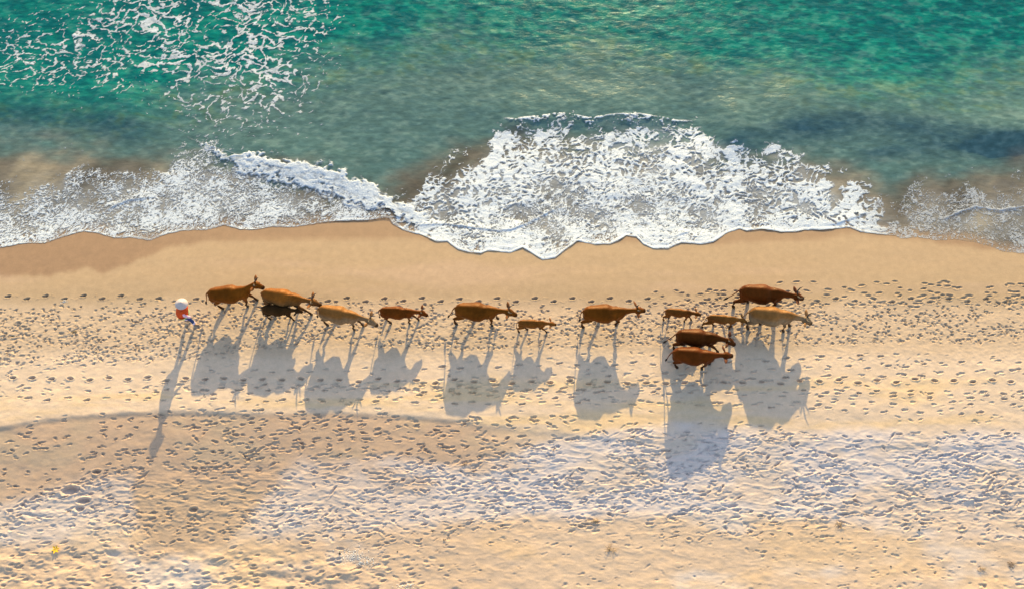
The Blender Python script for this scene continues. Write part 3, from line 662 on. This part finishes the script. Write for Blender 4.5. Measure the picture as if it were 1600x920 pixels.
COWS = [
 dict(name='cow', cat='cow', at=(358,459), s=1.06, yaw=6, coat=(.26,.07,.007), calf=0, head=(1.06,.12,1.24,.32,-.08,-.19), feet=[.12,.45,(-.10,0),.38], tail=.2, horn=.20, group=GC,
      label='brown cow nearest the person in the hat, head raised and turned over the next rump'),
 dict(name='cow', cat='cow', at=(441,465), s=1.04, yaw=-9, coat=ORG, flank=(.12,.055,.02), calf=0, head=(1.22,-.02,.98,.36,-.02,-.19), feet=[-.15,.3,.62,-.1], tail=0, horn=.27, group=GC,
      label='orange brown cow walking right above a dark calf, second from the person'),
 dict(name='calf', cat='calf', at=(433,485), s=.76, yaw=-3, coat=(.06,.026,.01), calf=1, head=(1.08,0,1.0,.30,0,-.13), feet=[.05,.35,.25,-.05], tail=0, group=GK,
      label='very dark brown calf walking in the shade below an orange cow'),
 dict(name='cow', cat='cow', at=(529,491), s=1.04, yaw=-11, coat=TAN, flank=(.19,.12,.07), calf=0, head=(1.24,-.02,.92,.32,-.05,-.26), feet=[.0,.35,-.05,.35], tail=.1, horn=.18, group=GC,
      label='pale tan cow with lowered head, fourth animal from the left of the herd'),
 dict(name='cow', cat='young cow', at=(620,488), s=.86, yaw=-2, coat=(.21,.048,.006), calf=0, thin=.85, head=(1.16,.04,.93,.30,-.06,-.20), feet=[.25,-.05,-.05,.50], tail=0, horn=.08, group=GC,
      label='small red brown young cow walking alone, left of a large black muzzled cow'),
 dict(name='cow', cat='cow', at=(744,486), s=1.08, yaw=-3, coat=(.22,.062,.007), calf=0, head=(1.20,0,1.0,.33,0,-.26), feet=[-.28,.62,.02,(.30,.14)], tail=.25, horn=.16, group=GC,
      label='large red brown cow with a black muzzle, one foreleg lifted, ahead of a tan calf'),
 dict(name='calf', cat='calf', at=(831,506), s=.70, yaw=-1, coat=(.29,.095,.018), calf=1, thin=.8, head=(1.10,0,.98,.32,0,-.12), feet=[-.22,.42,.42,(-.1,.08)], tail=0, group=GK,
      label='slender tan calf walking alone between two large red brown cows'),
 dict(name='cow', cat='cow', at=(944,489), s=1.08, yaw=1, coat=RED, calf=0, head=(1.24,.03,1.04,.31,.05,-.12), feet=[-.22,.58,(-.08,.1),.02], tail=0, horn=.10, group=GC,
      label='dark red cow with level outstretched neck walking alone right of centre'),
 dict(name='calf', cat='calf', at=(1060,489), s=.68, yaw=-5, coat=(.27,.085,.015), calf=1, thin=.8, head=(1.06,0,1.0,.30,0,-.14), feet=[-.25,.15,-.1,.45], tail=.05, group=GK,
      label='small orange calf at the upper left corner of the right-hand cluster'),
 dict(name='calf', cat='calf', at=(1128,499), s=.74, yaw=-4, coat=(.32,.12,.026), calf=1, thin=.75, head=(1.10,0,.97,.26,0,-.16), feet=[-.45,.35,(0,0),.15], tail=.05, group=GK,
      label='thin pale orange calf walking directly behind the tan cow at right'),
 dict(name='cow', cat='cow', at=(1190,459), s=1.13, yaw=-4, coat=(.16,.036,.006), calf=0, head=(1.24,-.06,.96,.29,.03,-.16), feet=[-.35,.35,(.0,.06),.2], tail=.4, horn=.26, group=GC,
      label='dark red horned cow nearest the sea at the top of the right-hand cluster'),
 dict(name='cow', cat='cow', at=(1205,493), s=1.12, yaw=-5, coat=PALE, flank=(.19,.125,.075), calf=0, head=(1.24,-.03,.88,.26,-.04,-.20), feet=[-.1,.5,.1,.42], tail=.2, horn=.22, group=GC,
      label='pale tan cow leading at the right, just below the dark horned one'),
 dict(name='cow', cat='cow', at=(1089,527), s=1.05, yaw=-4, coat=DRK, calf=0, head=(1.19,-.05,.93,.28,-.08,-.17), feet=[-.2,.3,.50,.1], tail=.35, horn=.06, group=GC,
      label='darkest brown hornless cow walking between the two calves and the lowest cow'),
 dict(name='cow', cat='cow', at=(1084,555), s=1.05, yaw=-4, coat=(.16,.034,.005), calf=0, head=(1.17,.05,1.0,.30,.04,-.10), feet=[.1,.55,-.15,.25], tail=.1, horn=.0, group=GC,
      label='dark red cow lowest in the photo, its long shadow reaching the pale dry sand'),
]
for i, c in enumerate(COWS):
    c['seed'] = 7*i+3; build_cow(c)

# ------------------------------------------------------------------ the herder
def build_person():
    fx, fy = unproj(299, 504.5, 0)
    r = empty('person', (float(fx), float(fy), float(beach_z(fx, fy)))); rr = []
    M_SKIN = simple('skin', (.42,.24,.15), .6); M_HAT = simple('palm_leaf_hat', (.50,.40,.38), .7, .06, 30); M_JKT = simple('orange_cloth', (.55,.06,.008), .85, .2, 30)
    M_SLV = simple('pink_cloth', (.70,.42,.55), .8); M_TRS = simple('blue_cloth', (.02,.05,.17), .8, .2, 25); M_GRN = simple('green_cloth', (.35,.62,.18), .8); M_SCF = simple('lilac_cloth', (.60,.52,.75), .8)
    M_BLK = simple('black_hair', (.015,.012,.01), .6); M_SHO = simple('sandal', (.05,.05,.06), .6)
    # joints (m): short stride towards +x, bent forward over the load in front
    hipz = .86; lean = Vector((-.10, .02, 0))
    P = lambda x, y, z: (x, y, z)
    pelv = P(-.02, 0, hipz); chest = P(-.10, 0, 1.22); neck = P(-.12, 0, 1.40); head = P(-.10, 0, 1.53)
    parts = [tube([(P(-.02,0,.80), .15,.11), (P(-.03,0,.92), .155,.11), (P(-.06,0,1.06), .135,.10), (P(-.10,0,1.22), .165,.115), (P(-.11,0,1.34), .15,.09), (P(-.12,0,1.40), .065,.06), (P(-.115,0,1.46), .05,.052)], 16),
             tube([(P(-.11,0,1.42), .05,.05), (P(-.10,0,1.48), .068,.075), (P(-.095,0,1.55), .076,.09), (P(-.10,0,1.62), .07,.085), (P(-.10,0,1.67), .035,.045)], 14),
             tube([(P(-.02,0,1.535), .012,.014), (P(.012,0,1.525), .014,.012)], 8)]
    legs = []
    for sg, fo, lift in ((-1, .26, 0), (1, -.24, .03)):
        hp, kn, an = Vector((-.02, sg*.09, .84)), Vector((fo*.55+.03, sg*.09, .46)), Vector((fo, sg*.09, .09+lift))
        legs.append((hp, kn, an))
        parts.append(tube([(hp, .085,.09), (hp.lerp(kn, .5), .072,.075), (kn, .052,.055), (kn.lerp(an, .4), .052,.055), (an, .034,.036)], 12))
        parts.append(tube([(an+Vector((-.05,0,-.05)), .034,.032), (an+Vector((.05,0,-.05)), .04,.028), (an+Vector((.15,0,-.065)), .042,.02), (an+Vector((.19,0,-.07)), .03,.014)], 10))
    arms = []
    for sg, sw in ((-1, .24), (1, -.10)):
        sh = Vector((-.11, sg*.18, 1.33)); el = Vector((-.10+sw*.6, sg*.24, 1.07)); wr = Vector((-.02+sw*1.25, sg*.22, .88)); arms.append((sh, el, wr))
        parts.append(tube([(sh, .052,.055), (sh.lerp(el, .5), .045,.047), (el, .037,.038), (wr, .026,.024)], 10))
        d = (wr-el).normalized(); pm = wr+d*.05; s2 = Vector((1, 0, 0)).cross(d).normalized()
        ac = d.cross(Vector((0, 1, 0))).normalized()
        parts.append(tube([(wr, .022,.026), (pm, .018,.04), (wr+d*.09, .014,.038)], 10))
        for q in range(4):
            b0 = wr+d*.085+ac*(.027-.018*q); L = (.062, .072, .068, .052)[q]
            parts.append(tube([(b0, .0085,.0085), (b0+d*L*.5-s2*sg*.004, .008,.008), (b0+d*L-s2*sg*.018, .0065,.0065)], 6))
        parts.append(tube([(wr+d*.02+ac*.025, .010,.010), (wr+d*.05+ac*.055, .009,.009), (wr+d*.085+ac*.062, .007,.007)], 6))
    skin_mesh('body', parts, .0095, M_SKIN, r, 2)
    jk = [tube([(P(-.08,-.03,.84), .29,.25), (P(-.08,-.02,.98), .295,.25), (P(-.10,0,1.22), .28,.23), (P(-.115,0,1.35), .2,.15), (P(-.12,0,1.42), .07,.07)], 16)]
    for sh, el, wr in arms: jk.append(tube([(sh+Vector((.0,0,.01)), .07,.072), (sh.lerp(el, .45), .064,.066)], 10))
    skin_mesh('jacket', jk, .02, M_JKT, r, 4)
    for sh, el, wr in arms:
        V, Fc = tube([(sh.lerp(el, .3), .062,.064), (el, .056,.058), (el.lerp(wr, .6), .05,.05), (el.lerp(wr, .93), .046,.046)], 12); mesh_obj('sleeve', V, Fc, M_SLV, r)
    tr = [tube([(P(-.02,0,.74), .165,.12), (P(-.025,0,.86), .175,.13), (P(-.03,0,.93), .17,.125)], 14)]
    for hp, kn, an in legs: tr.append(tube([(hp, .10,.105), (hp.lerp(kn, .5), .09,.095), (kn, .08,.085), (kn.lerp(an, .85), .072,.078)], 12))
    skin_mesh('trousers', tr, .02, M_TRS, r, 4)
    mesh_obj('waistband', *tube([(P(-.05,-.02,.79), .27,.235), (P(-.055,-.02,.825), .285,.25), (P(-.06,-.02,.855), .28,.24)], 18, False), M_GRN, r)
    for hp, kn, an in legs:
        mesh_obj('trouser_cuff', *tube([(kn.lerp(an, .60), .082,.088), (kn.lerp(an, .86), .08,.086)], 12, False), M_SCF, r)
        mesh_obj('sandal', *tube([(an+Vector((-.09,0,-.078)), .035,.010), (an+Vector((0,0,-.078)), .046,.012), (an+Vector((.12,0,-.08)), .052,.012), (an+Vector((.20,0,-.08)), .034,.010)], 10), M_SHO, r)
    mesh_obj('hair', *tube([(P(-.155,0,1.36), .03,.02), (P(-.16,0,1.46), .055,.04), (P(-.145,0,1.58), .07,.06), (P(-.12,0,1.66), .05,.05)], 12), M_BLK, r)
    for sg in (-1, 1):
        mesh_obj('eye', *tube([(P(-.038, sg*.028, 1.56), .008,.006), (P(-.024, sg*.028, 1.56), .006,.005)], 8), M_EYE, r)
        mesh_obj('ear', *tube([(P(-.10, sg*.075, 1.51), .01,.012), (P(-.10, sg*.085, 1.545), .012,.02), (P(-.10, sg*.08, 1.57), .008,.01)], 8), M_SKIN, r)
    mesh_obj('mouth', *tube([(P(-.026,-.022,1.492), .005,.005), (P(-.018,0,1.49), .006,.006), (P(-.026,.022,1.492), .005,.005)], 8), simple('lips', (.35,.12,.1), .5), r)
    # conical hat: thin-walled, ribbed by its hoops, tipped forward
    n = 40; V = []; Fc = []; prof = [(0, .19), (.03, .175), (.08, .14), (.13, .103), (.18, .064), (.22, .032), (.243, .008), (.237, .0), (.17, .057), (.09, .118), (.03, .158)]
    for i, (ra, z) in enumerate(prof):
        for k_ in range(n):
            a = 2*math.pi*k_/n; V.append((ra*math.cos(a), ra*math.sin(a), z+.002*(k_ % 2)))
    for i in range(len(prof)-1):
        for k_ in range(n): k2 = (k_+1) % n; Fc.append((i*n+k_, i*n+k2, (i+1)*n+k2, (i+1)*n+k_))
    hat = mesh_obj('hat', V, Fc, M_HAT, r); hat.location = (-.09, 0, 1.56); hat.rotation_euler = (rad(4), rad(10), 0)
    for ra, z in ((.21, .040), (.155, .084), (.10, .126)):
        V = []; Fc = []; n2 = 32
        for i in range(n2):
            for j in range(5):
                a, b = 2*math.pi*i/n2, 2*math.pi*j/5; V.append(((ra+.004*math.cos(b))*math.cos(a), (ra+.004*math.cos(b))*math.sin(a), z+.004*math.sin(b)))
        for i in range(n2):
            for j in range(5): Fc.append((i*5+j, ((i+1) % n2)*5+j, ((i+1) % n2)*5+(j+1) % 5, i*5+(j+1) % 5))
        h = mesh_obj('hat_hoop', V, Fc, M_HAT, None); h.parent = hat
    for o in list(r.children):                # lean the upper body forward from the hips
        if o.name.split('.')[0] == 'hat': o.location.x += .20; o.location.z += .0; continue
        for v in o.data.vertices:
            k = max(0, v.co.z-.75); v.co.x += .26*k*min(1, k*2); v.co.z -= .06*k
            if v.co.z < .7: v.co.x *= .72
    tag(r, 'person in a pale conical hat, orange top and blue trousers walking behind the herd', 'person'); return r
build_person()

# ------------------------------------------------------------------ small things washed up on the sand
def ground(u, v):
    x, y, z = upm(u, v); i = int((x-x0)/dx)+i0; j = int((y-y0)/dy)+j0
    return float(x), float(y), float(ZS[j, i])
M_PET, M_TWG, M_STR, M_PEB, M_SHL, M_LEAF = simple('petal', (.95,.50,.01), .6), simple('twig', (.12,.07,.04), .8), simple('dry_grass', (.34,.22,.11), .9), simple('pebble', (.04,.035,.035), .7), simple('shell', (.75,.70,.66), .5), simple('leaf', (.20,.13,.03), .8)
x, y, z = ground(88, 858); fl = empty('fallen_flower', (x, y, z)); tag(fl, 'bright yellow orange flower lying alone on the sand at lower left', 'flower')
for k in range(6):
    a = k*math.pi/3+.3; c_, s_ = math.cos(a), math.sin(a); L = U(.13, .18)
    V = [(0,0,.02), (c_*L*.5-s_*.035, s_*L*.5+c_*.035, .05), (c_*L, s_*L, .03+.05*U(0, 1)), (c_*L*.5+s_*.035, s_*L*.5-c_*.035, .05), (c_*L*.5, s_*L*.5, .032)]
    mesh_obj('petal', V, [(0,1,4), (1,2,4), (2,3,4), (3,0,4)], M_PET, fl)
mesh_obj('stem', *tube([((-.02,0,.03), .012,.012), ((-.08,-.03,.03), .009,.009), ((-.15,-.07,.01), .008,.008)], 8), M_LEAF, fl)
def tuft(u, v, n, sp, mat, label, cat, name, hgt=.05, group=None):
    x, y, z = ground(u, v); P_ = []
    for _ in range(n):
        a = U(0, 6.28); L = U(.35, 1)*sp; bx, by = G(0, sp*.3), G(0, sp*.2); c_, s_ = math.cos(a), math.sin(a)
        P_.append(tube([((bx, by, .01), .006,.006), ((bx+c_*L*.5, by+s_*L*.3, hgt*U(.4, 1)), .005,.005), ((bx+c_*L, by+s_*L*.6, .02+hgt*U(0, .6)), .003,.003)], 5))
    o = mesh_obj(name, *join(P_), mat); o.location = (x, y, z); return tag(o, label, cat, group)
tuft(955, 857, 26, .26, M_STR, 'dry brown tuft of beach grass at the bottom, right of centre', 'dry grass', 'dry_grass_tuft', .09)
tuft(928, 813, 20, .22, M_STR, 'smaller faint tuft of dry grass just above the larger brown tuft', 'dry grass', 'dry_grass_tuft', .06)
tuft(1313, 819, 18, .26, M_STR, 'dry brown sprig lying below the pale churned sand at lower right', 'dry grass', 'dry_grass_tuft', .05)
tuft(1577, 881, 14, .24, M_TWG, 'dark clump of washed up weed near the lower right corner', 'seaweed', 'seaweed_clump', .06)
tuft(1533, 889, 14, .2, M_STR, 'brown clump of washed up weed left of the dark one at lower right', 'seaweed', 'seaweed_clump', .05)
tuft(727, 725, 12, .26, M_TWG, 'brown twigs lying where damp sand meets pale dry sand', 'twigs', 'twig_bundle', .05)
tuft(694, 843, 10, .07, M_PEB, 'small black scrap of weed on the orange sand below centre left', 'seaweed', 'seaweed_scrap', .05)
tuft(865, 702, 6, .14, M_TWG, 'short dark twig standing at the tip of the damp sand', 'twigs', 'twig_bundle', .12)
tuft(22, 525, 12, .12, M_LEAF, 'olive leaf scrap among hoof prints at the far left edge', 'leaf', 'dry_leaf', .04)
tuft(116, 518, 14, .14, M_LEAF, 'olive leaf scrap among hoof prints halfway to the person', 'leaf', 'dry_leaf', .04)
for (u, v, r_, lb) in [(1436, 827, .032, 'black pebble on pale sand at lower right'), (531, 864, .035, 'dark pebble beside the white shell grit'), (1316, 840, .022, 'tiny dark pebble left of the black one at lower right'), (1392, 884, .024, 'tiny dark pebble on orange sand near the bottom right'), (621, 861, .02, 'tiny brown pebble right of the white shell grit')]:
    x, y, z = ground(u, v); V, Fc = tube([((-r_, 0, 0), r_*.5, r_*.4), ((-.4*r_, .1*r_, .1*r_), r_*.95, r_*.7), ((.4*r_, 0, 0), r_*.9, r_*.65), ((r_, 0, 0), r_*.4, r_*.4)], 9)
    o = mesh_obj('pebble', V, Fc, M_PEB); o.location = (x, y, z+r_*.4); tag(o, lb, 'pebble', 'pebbles on the sand')
def grit(uv, n, su, sv, label):
    P_ = []; x, y, z = ground(*uv)
    for _ in range(n):
        bx, by = G(0, su), G(0, sv); r_ = U(.010, .024); a = U(0, 3)
        i = int((x+bx-x0)/dx)+i0; j = int((y+by-y0)/dy)+j0; bz = float(ZS[j, i])-z+.008
        c_, s_ = math.cos(a)*r_, math.sin(a)*r_
        P_.append(([Vector((bx-c_, by-s_, bz)), Vector((bx+s_*.7, by-c_*.7, bz)), Vector((bx+c_, by+s_, bz)), Vector((bx-s_*.7, by+c_*.7, bz)), Vector((bx, by, bz+r_*.7))], [(0,1,4), (1,2,4), (2,3,4), (3,0,4)]))
    o = mesh_obj('shell_grit', *join(P_), M_SHL, None, False); o.location = (x, y, z); tag(o, label, 'shell grit', None, 'stuff')
grit((548, 867), 150, .28, .12, 'scatter of white shell grit on orange sand at the bottom, left of centre')
grit((573, 877), 110, .22, .10, 'thinner scatter of white shell grit right of the denser patch')
grit((100, 471), 26, .08, .05, 'few white shell bits beside the seaward footprints at left')
grit((633, 914), 60, .16, .06, 'white shell grit in a print at the bottom edge')
